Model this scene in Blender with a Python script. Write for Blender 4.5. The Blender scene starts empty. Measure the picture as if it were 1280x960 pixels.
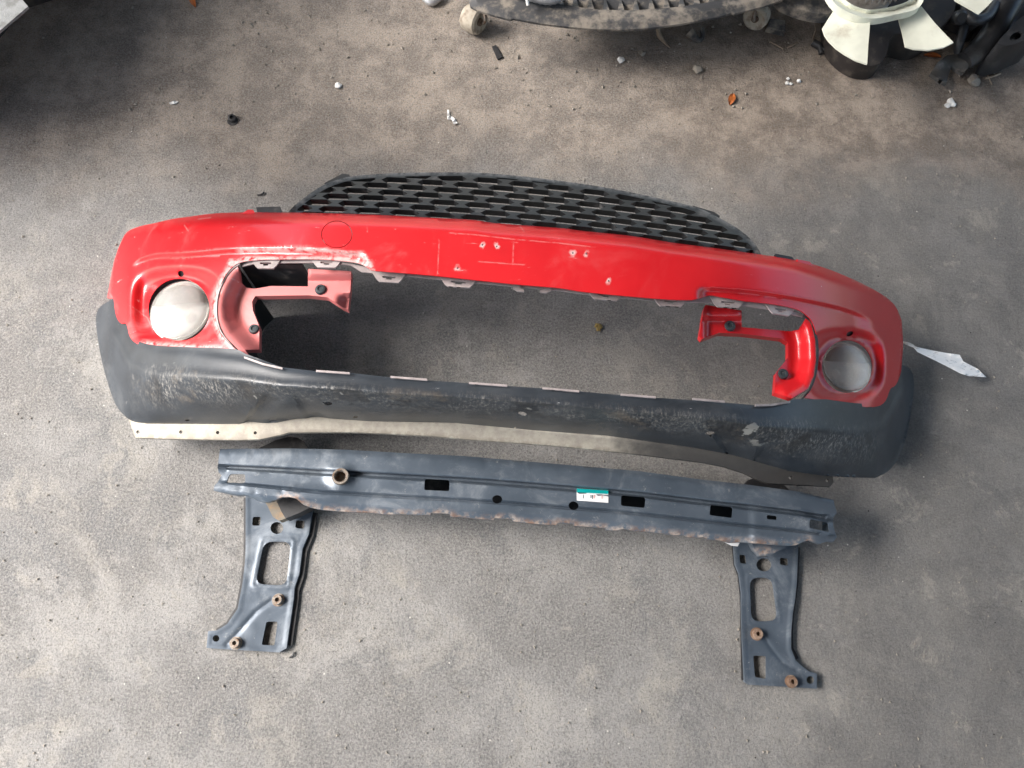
import bpy, math, random
import numpy as np
from mathutils import Vector, Matrix, noise, geometry
random.seed(7); rng = np.random.default_rng(7)
S = bpy.context.scene
COL = S.collection
# ------------------------------------------------------------------ camera
CH = 1.65; PITCH = math.radians(20); FPX = 967.0
cam = bpy.data.cameras.new("camera"); cam_ob = bpy.data.objects.new("camera", cam); COL.objects.link(cam_ob)
cam.sensor_fit = 'HORIZONTAL'; cam.sensor_width = 36; cam.lens = 36*FPX/1280
cam.clip_start = .02; cam.clip_end = 300
cam_ob.location = (0, 0, CH); cam_ob.rotation_euler = (PITCH, 0, 0)
S.camera = cam_ob
# ------------------------------------------------------------------ world, sun, exposure
SUN_EL, SUN_AZ = math.radians(45), math.radians(176)    # azimuth of the light, from +x towards +y
w = bpy.data.worlds.new("World"); S.world = w; w.use_nodes = True
nt = w.node_tree; bg = nt.nodes['Background']
sky = nt.nodes.new('ShaderNodeTexSky'); sky.sky_type = 'NISHITA'; sky.sun_disc = False
sky.sun_elevation = SUN_EL; sky.sun_rotation = math.pi/2 - SUN_AZ
sky.air_density = 1.2; sky.dust_density = 3.0
nt.links.new(sky.outputs[0], bg.inputs['Color']); bg.inputs['Strength'].default_value = .15
sun = bpy.data.lights.new("sun", 'SUN'); sun.energy = 4.2; sun.angle = math.radians(34); sun.color = (1, .965, .93)
so = bpy.data.objects.new("sun", sun); COL.objects.link(so)
sd = Vector((math.cos(SUN_EL)*math.cos(SUN_AZ), math.cos(SUN_EL)*math.sin(SUN_AZ), math.sin(SUN_EL)))
so.rotation_euler = sd.to_track_quat('Z', 'Y').to_euler(); so.location = sd*4
S.view_settings.view_transform = 'Standard'; S.view_settings.look = 'None'
S.view_settings.exposure = 1.2; S.view_settings.gamma = 1
# ------------------------------------------------------------------ helpers
cp, sp_ = math.cos(PITCH), math.sin(PITCH)
def ray(px, py):
    dx = (np.asarray(px, float)-640)/FPX; dy = -(np.asarray(py, float)-480)/FPX
    return dx, dy*cp+sp_, dy*sp_-cp
def W(px, py, z):
    dx, dy, dz = ray(px, py); z = np.asarray(z, float)+0*dx
    s = (z-CH)/dz
    return np.stack([dx*s, dy*s, z], -1)
def V(px, py, z): return Vector(W(px, py, z).tolist())
def mpp(px, py, z=0):
    dz = float(ray(px, py)[2]); return (CH-z)/(-dz)/FPX
def catmull(pts, n=6, closed=False):
    P = [np.array(p, float) for p in pts]; out = []
    m = len(P); R = range(m if closed else m-1)
    for i in R:
        p0 = P[(i-1) % m] if closed or i > 0 else P[0]*2-P[1]
        p1, p2 = P[i], P[(i+1) % m]
        p3 = P[(i+2) % m] if closed or i+2 < m else P[-1]*2-P[-2]
        for k in range(n):
            t = k/n
            out.append(.5*((2*p1)+(-p0+p2)*t+(2*p0-5*p1+4*p2-p3)*t*t+(-p0+3*p1-3*p2+p3)*t**3))
    if not closed: out.append(P[-1])
    return [tuple(p) for p in out]
def resample(poly, step, closed=True):
    out = []; n = len(poly)
    for i in range(n if closed else n-1):
        a = np.array(poly[i], float); b = np.array(poly[(i+1) % n], float)
        L = np.linalg.norm(b-a)
        if L < 1e-6: continue
        k = max(1, int(round(L/step)))
        for j in range(k): out.append(tuple(a+(b-a)*j/k))
    if not closed: out.append(tuple(poly[-1]))
    return out
def inside(pts, poly):
    pts = np.asarray(pts, float); x, y = pts[:, 0], pts[:, 1]; c = np.zeros(len(pts), bool)
    P = np.asarray(poly, float); j = len(P)-1
    for i in range(len(P)):
        xi, yi = P[i]; xj, yj = P[j]
        if yi != yj: c ^= ((yi > y) != (yj > y)) & (x < (xj-xi)*(y-yi)/(yj-yi)+xi)
        j = i
    return c
def dist(px, py, line, closed=False):
    p = np.stack([np.asarray(px, float), np.asarray(py, float)], -1); best = np.full(p.shape[:-1], 1e9)
    L = np.asarray(line, float); n = len(L)
    for i in range(n if closed else n-1):
        a, b = L[i], L[(i+1) % n]; d = b-a; q = (d*d).sum()
        if q < 1e-9: continue
        t = np.clip(((p-a)@d)/q, 0, 1)
        best = np.minimum(best, np.linalg.norm(p-(a+t[..., None]*d), axis=-1))
    return best
def sm(t): t = np.clip(t, 0, 1); return t*t*(3-2*t)
def circle(cx, cy, r, n=20, ry=None, rot=0):
    ry = r if ry is None else ry; o = []
    for i in range(n):
        a = 2*math.pi*i/n; x, y = r*math.cos(a), ry*math.sin(a)
        o.append((cx+x*math.cos(rot)-y*math.sin(rot), cy+x*math.sin(rot)+y*math.cos(rot)))
    return o
def rounded(poly, r, n=4):
    out = []; m = len(poly)
    for i in range(m):
        a, b, c = (np.array(poly[(i+k-1) % m], float) for k in range(3))
        d1, d2 = a-b, c-b; l1, l2 = np.linalg.norm(d1), np.linalg.norm(d2); rr = min(r, l1*.45, l2*.45)
        p, q = b+d1/l1*rr, b+d2/l2*rr
        for k in range(n+1):
            t = k/n; out.append(tuple((1-t)**2*p+2*t*(1-t)*b+t*t*q))
    return out
def root_origin(p):
    o = Vector((0, 0, 0))
    while p is not None: o += p.location; p = p.parent
    return o
def link(name, verts, faces, mat, parent=None, smooth=35, attrs=None):
    o = root_origin(parent)
    me = bpy.data.meshes.new(name)
    me.from_pydata([tuple(Vector(v)-o) for v in verts], [], faces)
    me.validate(); me.update()
    if smooth:
        me.polygons.foreach_set('use_smooth', [True]*len(me.polygons)); me.set_sharp_from_angle(angle=math.radians(smooth))
    if mat: me.materials.append(mat)
    if attrs is not None:
        a = me.attributes.new('wear', 'FLOAT', 'POINT'); a.data.foreach_set('value', np.asarray(attrs, np.float32))
    ob = bpy.data.objects.new(name, me); COL.objects.link(ob)
    if parent: ob.parent = parent
    return ob
def thing(name, label, cat, loc, group=None):
    o = bpy.data.objects.new(name, None); COL.objects.link(o); o.location = loc; o.empty_display_size = .05
    o['label'] = label; o['category'] = cat
    if group: o['group'] = group
    return o
def tag(o, label, cat, group=None):
    o['label'] = label; o['category'] = cat
    if group: o['group'] = group
    return o
def patch(name, outline, z, mat, parent=None, holes=(), step=5, th=.003, skirt=0, wear=None,
          lines=(), keep=None, smooth=35, bstep=None):
    """sheet of real thickness: outline and holes given as sight lines, z(px,py) its height above the ground"""
    zf = z if callable(z) else (lambda x, y, c=z: np.full(np.shape(x), float(c)))
    bstep = bstep or step
    loops = [resample(outline, bstep)]+[resample(h, bstep) for h in holes]
    pts = []; edges = []
    for lp in loops:
        s0 = len(pts); pts += lp
        edges += [(s0+i, s0+(i+1) % len(lp)) for i in range(len(lp))]
    for ln in lines:
        lp = resample(ln, bstep, False); s0 = len(pts); pts += lp
        edges += [(s0+i, s0+i+1) for i in range(len(lp)-1)]
    O = np.array(outline, float); x0, y0 = O.min(0); x1, y1 = O.max(0)
    g = []; r = 0; y = y0+step*.5
    while y < y1:
        xs = np.arange(x0+(step*.5 if r % 2 else 0), x1, step)
        g += [(a, y) for a in xs]; y += step*.866; r += 1
    if g:
        g = np.array(g)+rng.uniform(-.08, .08, (len(g), 2))*step
        m = inside(g, outline)
        for h in holes: m &= ~inside(g, h)
        g = g[m]
        if len(g):
            d = np.full(len(g), 1e9)
            for lp in loops:
                L = np.array(lp)
                for k in range(0, len(L), 64):
                    d = np.minimum(d, np.sqrt(((g[:, None]-L[None, k:k+64])**2).sum(-1)).min(1))
            g = g[d > step*.45]
        pts += [tuple(q) for q in g]
    vs, _, fs, *_ = geometry.delaunay_2d_cdt([Vector(p) for p in pts], edges, [], 0, 1e-4)
    P = np.array([tuple(v) for v in vs]); F = np.array([f for f in fs if len(f) == 3])
    c = P[F].mean(1); m = inside(c, outline)
    for h in holes: m &= ~inside(c, h)
    if keep is not None: m &= keep(c)
    F = F[m]
    used = np.unique(F); remap = -np.ones(len(P), int); remap[used] = np.arange(len(used)); P = P[used]; F = remap[F]
    Z = zf(P[:, 0], P[:, 1]); top = W(P[:, 0], P[:, 1], Z)
    a = top[F]; nz = np.cross(a[:, 1]-a[:, 0], a[:, 2]-a[:, 0])[:, 2]; F[nz < 0] = F[nz < 0][:, ::-1]
    n = len(P); t = th(P[:, 0], P[:, 1]) if callable(th) else np.full(n, th)
    bot = top.copy(); bot[:, 2] -= t
    faces = [tuple(f) for f in F]+[tuple(f[::-1]+n) for f in F]
    cnt = {}
    for f in F:
        for i in range(3):
            e = (int(f[i]), int(f[(i+1) % 3])); cnt[e] = 1
    be = [e for e in cnt if (e[1], e[0]) not in cnt]
    verts = np.vstack([top, bot])
    faces += [(e[1], e[0], e[0]+n, e[1]+n) for e in be]
    wv = wear(P[:, 0], P[:, 1]) if wear else np.zeros(n); wv = np.concatenate([wv, wv])
    if skirt:
        ob_ = dist(P[:, 0], P[:, 1], outline, True) < .2
        sk = skirt(P[:, 0], P[:, 1]) if callable(skirt) else np.full(n, skirt)
        idx = {}; ev = []
        for e in be:
            if ob_[e[0]] and ob_[e[1]] and sk[e[0]]+sk[e[1]] > 0:
                for v in e:
                    if v not in idx:
                        idx[v] = 2*n+len(ev); q = bot[v].copy(); q[2] = max(.002, q[2]-sk[v]); ev.append(q)
                faces.append((e[1]+n, e[0]+n, idx[e[0]], idx[e[1]]))
        if ev: verts = np.vstack([verts, np.array(ev)]); wv = np.concatenate([wv, np.zeros(len(ev))])
    return link(name, verts.tolist(), [tuple(int(i) for i in f) for f in faces], mat, parent, smooth, wv)
def lathe(name, prof, center, mat, parent=None, axis=(0, 0, 1), n=28, smooth=35, jit=0, closed=False):
    q = Vector(axis).normalized().to_track_quat('Z', 'Y'); vs = []; fs = []; m = len(prof)
    for i in range(n):
        a = 2*math.pi*i/n
        for r, h in prof: vs.append(Vector(center)+q@Vector((r*math.cos(a), r*math.sin(a), h)))
    K = m if closed else m-1
    for i in range(n):
        for k in range(K):
            k2 = (k+1) % m
            fs.append((i*m+k, ((i+1) % n)*m+k, ((i+1) % n)*m+k2, i*m+k2))
    if not closed:
        if prof[0][0] > 1e-5: fs.append(tuple(i*m for i in range(n))[::-1])
        if prof[-1][0] > 1e-5: fs.append(tuple(i*m+m-1 for i in range(n)))
    if jit: vs = [v+Vector((random.uniform(-jit, jit) for _ in range(3))) for v in vs]
    return link(name, vs, fs, mat, parent, smooth)
def tube(name, pts, rad, mat, parent=None, n=10, smooth=60, sub=4, corr=0, flat=1):
    P = [Vector(p) for p in catmull([tuple(p) for p in pts], sub)] if len(pts) > 2 else [Vector(p) for p in pts]
    R = rad if isinstance(rad, (list, tuple)) else [rad]*len(pts)
    vs = []; fs = []; up = Vector((.1, .2, 1)).normalized()
    for i, p in enumerate(P):
        d = (P[min(i+1, len(P)-1)]-P[max(i-1, 0)]).normalized()
        x = d.cross(up).normalized(); y = x.cross(d).normalized()
        t = i/(len(P)-1)*(len(R)-1); k = min(int(t), len(R)-2); r = R[k]+(R[k+1]-R[k])*(t-k)
        if corr: r *= 1+corr*(i % 2)
        for j in range(n):
            a = 2*math.pi*j/n; vs.append(p+x*r*math.cos(a)+y*r*flat*math.sin(a))
    for i in range(len(P)-1):
        for j in range(n): fs.append((i*n+j, i*n+(j+1) % n, (i+1)*n+(j+1) % n, (i+1)*n+j))
    fs.append(tuple(range(n))[::-1]); fs.append(tuple((len(P)-1)*n+j for j in range(n)))
    return link(name, vs, fs, mat, parent, smooth)
def prism(name, poly, z0, z1, mat, parent=None, bevel=.0, smooth=30):
    """polygon given in metres on the ground, walls from z0 to z1"""
    n = len(poly); c = np.mean(poly, 0); vs = [(x, y, z0) for x, y in poly]+[(x, y, z1-bevel) for x, y in poly]
    fs = [(i, (i+1) % n, n+(i+1) % n, n+i) for i in range(n)]+[tuple(range(n))[::-1]]
    if bevel:
        for x, y in poly:
            d = np.array([x, y])-c; d = d/np.linalg.norm(d)*bevel; vs.append((x-d[0], y-d[1], z1))
        fs += [(n+i, n+(i+1) % n, 2*n+(i+1) % n, 2*n+i) for i in range(n)]+[tuple(range(2*n, 3*n))]
    else: fs += [tuple(range(n, 2*n))]
    return link(name, vs, fs, mat, parent, smooth)
def rock(name, px, py, size, mat, z=0, parent=None, flat=.6, sub=2, seed=0, rough=.35):
    import bmesh
    bm = bmesh.new(); bmesh.ops.create_icosphere(bm, subdivisions=sub, radius=1); c = V(px, py, z)
    vs = []
    for v in bm.verts:
        k = 1+rough*noise.noise(v.co*1.3+Vector((seed*3.1, seed, 0)))+rough*.5*noise.noise(v.co*3+Vector((seed, 0, 5)))
        q = v.co*k*size; q.z *= flat; vs.append(c+q+Vector((0, 0, size*flat*.8)))
    fs = [tuple(v.index for v in f.verts) for f in bm.faces]; bm.free()
    return link(name, vs, fs, mat, parent, 25)
# ------------------------------------------------------------------ materials
class NT:
    def __init__(s, name):
        s.m = bpy.data.materials.new(name); s.m.use_nodes = True; s.t = s.m.node_tree; s.b = s.t.nodes['Principled BSDF']
        s.co = s.t.nodes.new('ShaderNodeTexCoord')
    def n(s, typ, **kw):
        k = s.t.nodes.new(typ)
        for a, b in kw.items(): setattr(k, a, b)
        return k
    def l(s, a, b): s.t.links.new(a, b)
    def coord(s, stretch=(1, 1, 1), rot=0):
        mp = s.n('ShaderNodeMapping'); mp.inputs['Scale'].default_value = stretch; mp.inputs['Rotation'].default_value = (0, 0, rot)
        s.l(s.co.outputs['Object'], mp.inputs[0]); return mp.outputs[0]
    def noise(s, scale, detail=6, rough=.6, stretch=(1, 1, 1), dist=0, rot=0):
        k = s.n('ShaderNodeTexNoise'); k.inputs['Scale'].default_value = scale; k.inputs['Detail'].default_value = detail
        k.inputs['Roughness'].default_value = rough; k.inputs['Distortion'].default_value = dist
        s.l(s.coord(stretch, rot), k.inputs['Vector']); return k.outputs['Fac']
    def voro(s, scale, feature='F1', rand=1, stretch=(1, 1, 1)):
        k = s.n('ShaderNodeTexVoronoi', feature=feature); k.inputs['Scale'].default_value = scale; k.inputs['Randomness'].default_value = rand
        s.l(s.coord(stretch), k.inputs['Vector']); return k
    def ramp(s, src, lo, hi, a=0, b=1):
        k = s.n('ShaderNodeMapRange'); k.clamp = True; k.interpolation_type = 'SMOOTHSTEP'
        for i, v in zip((1, 2, 3, 4), (lo, hi, a, b)): k.inputs[i].default_value = v
        s.l(src, k.inputs[0]); return k.outputs[0]
    def math(s, op, a, b=None):
        k = s.n('ShaderNodeMath', operation=op); k.use_clamp = False
        for i, v in enumerate((a, b)):
            if v is None: continue
            if isinstance(v, (int, float)): k.inputs[i].default_value = v
            else: s.l(v, k.inputs[i])
        return k.outputs[0]
    def mix(s, fac, a, b):
        k = s.n('ShaderNodeMix', data_type='RGBA')
        for i, v in ((0, fac), (6, a), (7, b)):
            if isinstance(v, (int, float)): k.inputs[i].default_value = v
            elif isinstance(v, tuple): k.inputs[i].default_value = (*v, 1)
            else: s.l(v, k.inputs[i])
        return k.outputs[2]
    def attr(s, name='wear'):
        k = s.n('ShaderNodeAttribute'); k.attribute_name = name; return k.outputs['Fac']
    def pos(s, axis):
        k = s.n('ShaderNodeSeparateXYZ'); s.l(s.n('ShaderNodeNewGeometry').outputs['Position'], k.inputs[0]); return k.outputs[axis]
    def bump(s, src, strength, distance):
        k = s.n('ShaderNodeBump'); k.inputs['Strength'].default_value = strength; k.inputs['Distance'].default_value = distance
        s.l(src, k.inputs['Height'])
        if s.b.inputs['Normal'].is_linked: s.l(s.b.inputs['Normal'].links[0].from_socket, k.inputs['Normal'])
        s.l(k.outputs[0], s.b.inputs['Normal'])
    def col(s, v): s.l(v, s.b.inputs['Base Color']) if not isinstance(v, tuple) else setattr(s.b.inputs['Base Color'], 'default_value', (*v, 1))
    def rough(s, v): s.l(v, s.b.inputs['Roughness']) if not isinstance(v, (int, float)) else setattr(s.b.inputs['Roughness'], 'default_value', v)
    def set(s, **kw):
        for k, v in kw.items(): s.b.inputs[k.replace('_', ' ')].default_value = v
def grimy(name, base, rough, dirt=(.3, .27, .23), amount=.5, scale=18, metal=0, bump=.2, wearcol=None, spec=None, coat=0):
    m = NT(name); f = m.ramp(m.noise(scale, 8, .65), .62-.25*amount, .85-.25*amount, 0, .8)
    v = m.ramp(m.noise(scale*.4, 4), .3, .7, .75, 1.15)
    hs = m.n('ShaderNodeHueSaturation'); hs.inputs['Color'].default_value = (*base, 1); m.l(v, hs.inputs['Value'])
    c = m.mix(f, hs.outputs[0], dirt)
    if wearcol: c = m.mix(m.math('MULTIPLY', m.attr(), m.ramp(m.noise(60, 6, .7), .35, .6)), c, wearcol)
    m.col(c); m.rough(m.mix(f, (rough,)*3, (.85,)*3)); m.set(Metallic=metal)
    if spec is not None: m.b.inputs['Specular IOR Level'].default_value = spec
    if coat: m.set(Coat_Weight=coat, Coat_Roughness=.15)
    m.bump(m.noise(scale*9, 6), bump, .002)
    return m.m
# ground: worn concrete with dirt and grit
def ground_mat():
    m = NT('worn_concrete')
    c = m.mix(m.ramp(m.noise(3.2, 11, .72), .40, .60), (.150, .147, .143), (.250, .246, .240))
    c = m.mix(m.ramp(m.noise(1.5, 10, .72, dist=.7), .50, .60, 0, .6), c, (.128, .124, .122))       # broad damp stains
    c = m.mix(m.ramp(m.noise(4.5, 11, .76, dist=1.2), .525, .575, 0, .6), c, (.112, .116, .122))     # bluish dark scuffs
    c = m.mix(m.ramp(m.noise(5, 12, .82, dist=.5), .515, .58, 0, .42), c, (.35, .33, .29))         # pale rubbed patches
    c = m.mix(m.ramp(m.noise(2.6, 12, .80, dist=.3), .53, .58, 0, .55), c, (.34, .33, .315))
    xr = m.math('ADD', m.pos(0), m.math('MULTIPLY', m.noise(1.7, 8, .65), .8))                      # darker and less grainy to the right
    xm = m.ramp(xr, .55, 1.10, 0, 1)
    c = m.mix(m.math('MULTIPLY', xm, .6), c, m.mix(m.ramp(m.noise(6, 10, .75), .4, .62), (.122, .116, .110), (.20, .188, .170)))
    c = m.mix(m.ramp(m.noise(10, 11, .76, dist=.4), .565, .62, 0, .5), c, (.36, .335, .29))
    c = m.mix(m.ramp(m.noise(13, 10, .78), .55, .62, 0, .45), c, (.11, .105, .10))
    y = m.pos(1); d = m.math('ADD', y, m.math('MULTIPLY', m.noise(2.2, 9, .7), .6))                 # trodden brown dirt towards the back
    dirt = m.ramp(d, 1.32, 1.62, 0, .9)
    c = m.mix(dirt, c, m.mix(m.ramp(m.noise(7, 11, .8), .42, .60), (.17, .130, .098), (.40, .325, .255)))
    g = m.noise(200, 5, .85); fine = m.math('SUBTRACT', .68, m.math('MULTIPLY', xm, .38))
    c = m.mix(m.math('MULTIPLY', m.ramp(g, .40, .62), fine), c, (.36, .345, .325))                  # fine aggregate
    c = m.mix(m.math('MULTIPLY', m.ramp(m.noise(240, 5, .85), .51, .60), fine), c, (.085, .08, .076))
    spk = m.ramp(m.noise(34, 12, .9), .60, .64, 0, .6); c = m.mix(spk, c, (.55, .52, .47))
    spk = m.ramp(m.noise(40, 12, .9, rot=1), .60, .64, 0, .7); c = m.mix(spk, c, (.035, .032, .03))
    vo = m.voro(48); s1 = m.ramp(vo.outputs['Distance'], .05, .10, 1, 0)
    pick = m.n('ShaderNodeSeparateColor'); m.l(vo.outputs['Color'], pick.inputs[0])
    c = m.mix(m.math('MULTIPLY', s1, m.ramp(pick.outputs[0], .93, .95)), c, (.62, .59, .54))
    c = m.mix(m.math('MULTIPLY', s1, m.ramp(pick.outputs[1], .90, .93)), c, (.03, .028, .027))
    m.col(c); m.rough(.85); m.b.inputs['Specular IOR Level'].default_value = .35
    m.bump(m.noise(9, 6, .6), .5, .012)
    m.bump(m.noise(120, 6, .8), .8, .006)
    m.bump(m.noise(420, 3, .6), .5, .002)
    m.bump(m.ramp(m.noise(26, 9, .8), .35, .5, 0, 1), .3, .002)
    return m.m
def red_mat(name='red_paint', dusty=0.0):
    m = NT(name)
    base = m.mix(m.ramp(m.noise(6, 3), .3, .7), (.56, .007, .013), (.64, .012, .018))
    haze = m.math('MULTIPLY', m.ramp(m.noise(7, 9, .68, dist=.8), .50, .80, .02+dusty, .32+dusty), m.ramp(m.pos(0), -.2, .4, 1, .12))
    c = m.mix(haze, base, (.62, .34, .33) if dusty < .3 else (.66, .44, .42))
    xs = m.ramp(m.pos(0), -.35, .15, 1, 0)
    sc = m.math('MULTIPLY', m.ramp(m.noise(22, 8, .75, stretch=(1, 4, 1), rot=.6), .63, .70, 0, .75), m.ramp(xs, 0, 1, .25, 1))
    c = m.mix(sc, c, (.75, .6, .58))
    sc2 = m.ramp(m.noise(16, 9, .8, stretch=(3.5, .5, 1), rot=-.5), .70, .74, 0, .6); c = m.mix(sc2, c, (.8, .7, .68))
    vo = m.voro(75); pk = m.n('ShaderNodeSeparateColor'); m.l(vo.outputs['Color'], pk.inputs[0])
    chip = m.math('MULTIPLY', m.ramp(vo.outputs['Distance'], .05, .10, 1, 0), m.ramp(pk.outputs[0], .965, .97))
    c = m.mix(chip, c, (.8, .72, .70))
    c = m.mix(m.math('MULTIPLY', m.attr(), m.ramp(m.noise(90, 5, .7), .34, .56)), c, (.74, .60, .57))
    m.col(c); m.rough(m.mix(haze, (.30,)*3, (.6,)*3)); m.set(Coat_Weight=.3, Coat_Roughness=.12)
    m.bump(m.noise(14, 4), .05, .003); m.bump(chip, .3, -.0005)
    return m.m
def valance_mat():
    m = NT('scuffed_black_plastic')
    c = m.mix(m.ramp(m.noise(10, 5), .3, .7), (.024, .029, .036), (.042, .050, .060))
    dusty = m.ramp(m.noise(5, 9, .7, dist=.5), .50, .75, .0, .4); c = m.mix(dusty, c, (.13, .135, .14))
    wr = m.attr()
    st = m.ramp(m.noise(110, 10, .85, stretch=(2.4, .7, 1), rot=.15), .49, .60)
    pat = m.ramp(m.noise(11, 6, .7), .30, .56)
    c = m.mix(m.math('MULTIPLY', m.math('MULTIPLY', wr, st), m.math('MULTIPLY', pat, .95)), c, (.34, .32, .29))
    blk = m.ramp(m.noise(9, 6, .7), .50, .60, 0, .7); c = m.mix(m.math('MULTIPLY', wr, blk), c, (.014, .013, .013))
    br = m.ramp(m.noise(7, 8, .75), .54, .64, 0, .75); c = m.mix(m.math('MULTIPLY', wr, br), c, (.17, .14, .11))
    sc = m.ramp(m.noise(15, 9, .8, stretch=(1, 5, 1), rot=.9), .655, .69, 0, .75); c = m.mix(sc, c, (.48, .48, .48))
    sc = m.ramp(m.noise(13, 9, .8, stretch=(4, 1, 1), rot=.5), .66, .69, 0, .6); c = m.mix(sc, c, (.45, .44, .43))
    bl = m.ramp(m.noise(17, 7, .6), .66, .69, 0, .7); c = m.mix(m.math('MULTIPLY', wr, bl), c, (.5, .48, .44))
    m.col(c); m.rough(m.mix(m.math('MULTIPLY', wr, st), (.34,)*3, (.75,)*3))
    m.bump(m.noise(900, 2), .25, .0006); m.bump(m.math('MULTIPLY', wr, st), .12, .0008); m.bump(m.noise(20, 5), .06, .003)
    return m.m
def lip_mat():
    m = NT('dusty_lip_plastic')
    c = m.mix(m.ramp(m.noise(40, 7, .7), .35, .7), (.42, .385, .32), (.30, .27, .23))
    x = m.math('ADD', m.pos(0), m.math('MULTIPLY', m.noise(9, 6), .5))
    c = m.mix(m.math('MULTIPLY', m.attr(), m.ramp(m.noise(40, 6, .7), .35, .55)), c, (.24, .21, .17))
    c = m.mix(m.ramp(x, .36, .56, 0, .93), c, (.035, .034, .034))
    vo = m.voro(140); c = m.mix(m.ramp(vo.outputs['Distance'], .03, .12, .5, 0), c, (.05, .05, .05))
    m.col(c); m.rough(.75); m.bump(m.noise(200, 4), .3, .0012); return m.m
def steel_mat(name='blue_black_steel', rusty=0.0):
    m = NT(name)
    c = m.mix(m.ramp(m.noise(9, 6), .3, .7), (.068, .088, .114), (.105, .130, .162))
    du = m.ramp(m.noise(9, 10, .78, dist=.6), .48, .68, 0, .6); c = m.mix(du, c, (.24, .265, .29))
    sp = m.ramp(m.noise(34, 11, .9), .58, .65, 0, .75); c = m.mix(sp, c, (.42, .42, .41))
    sc = m.ramp(m.noise(26, 9, .8, stretch=(1, 4, 1), rot=.7), .67, .70, 0, .7); c = m.mix(sc, c, (.5, .5, .5))
    dk = m.ramp(m.noise(6, 6, .6), .62, .72, 0, .6); c = m.mix(dk, c, (.03, .04, .055))
    ru = m.math('MULTIPLY', m.attr(), m.ramp(m.noise(70, 6, .7), .40-rusty, .58-rusty))
    c = m.mix(ru, c, m.mix(m.ramp(m.noise(50, 5), .35, .65), (.20, .12, .085), (.42, .36, .32)))
    m.col(c); m.rough(m.mix(m.math('ADD', du, ru), (.36,)*3, (.7,)*3)); m.set(Metallic=.25)
    m.bump(m.noise(40, 6), .10, .002); m.bump(m.noise(220, 3), .08, .001); return m.m
def paper_mat():
    m = NT('white_paper'); c = m.mix(m.ramp(m.noise(70, 4, .6, stretch=(1, 4, 1), rot=.45), .58, .62, 0, .6), (.92, .92, .91), (.42, .43, .45))
    m.col(c); m.rough(.6); return m.m
def lens_mat():
    m = NT('hazed_lens')
    m.col(m.mix(m.ramp(m.noise(30, 6, .6), .4, .7), (.86, .85, .82), (.74, .72, .67))); m.rough(m.ramp(m.noise(22, 5), .3, .7, .06, .22))
    m.l(m.ramp(m.noise(9, 5, .6), .35, .65, .20, .30), m.b.inputs['Alpha']); m.set(Coat_Weight=.8, Coat_Roughness=.06); return m.m
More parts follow.
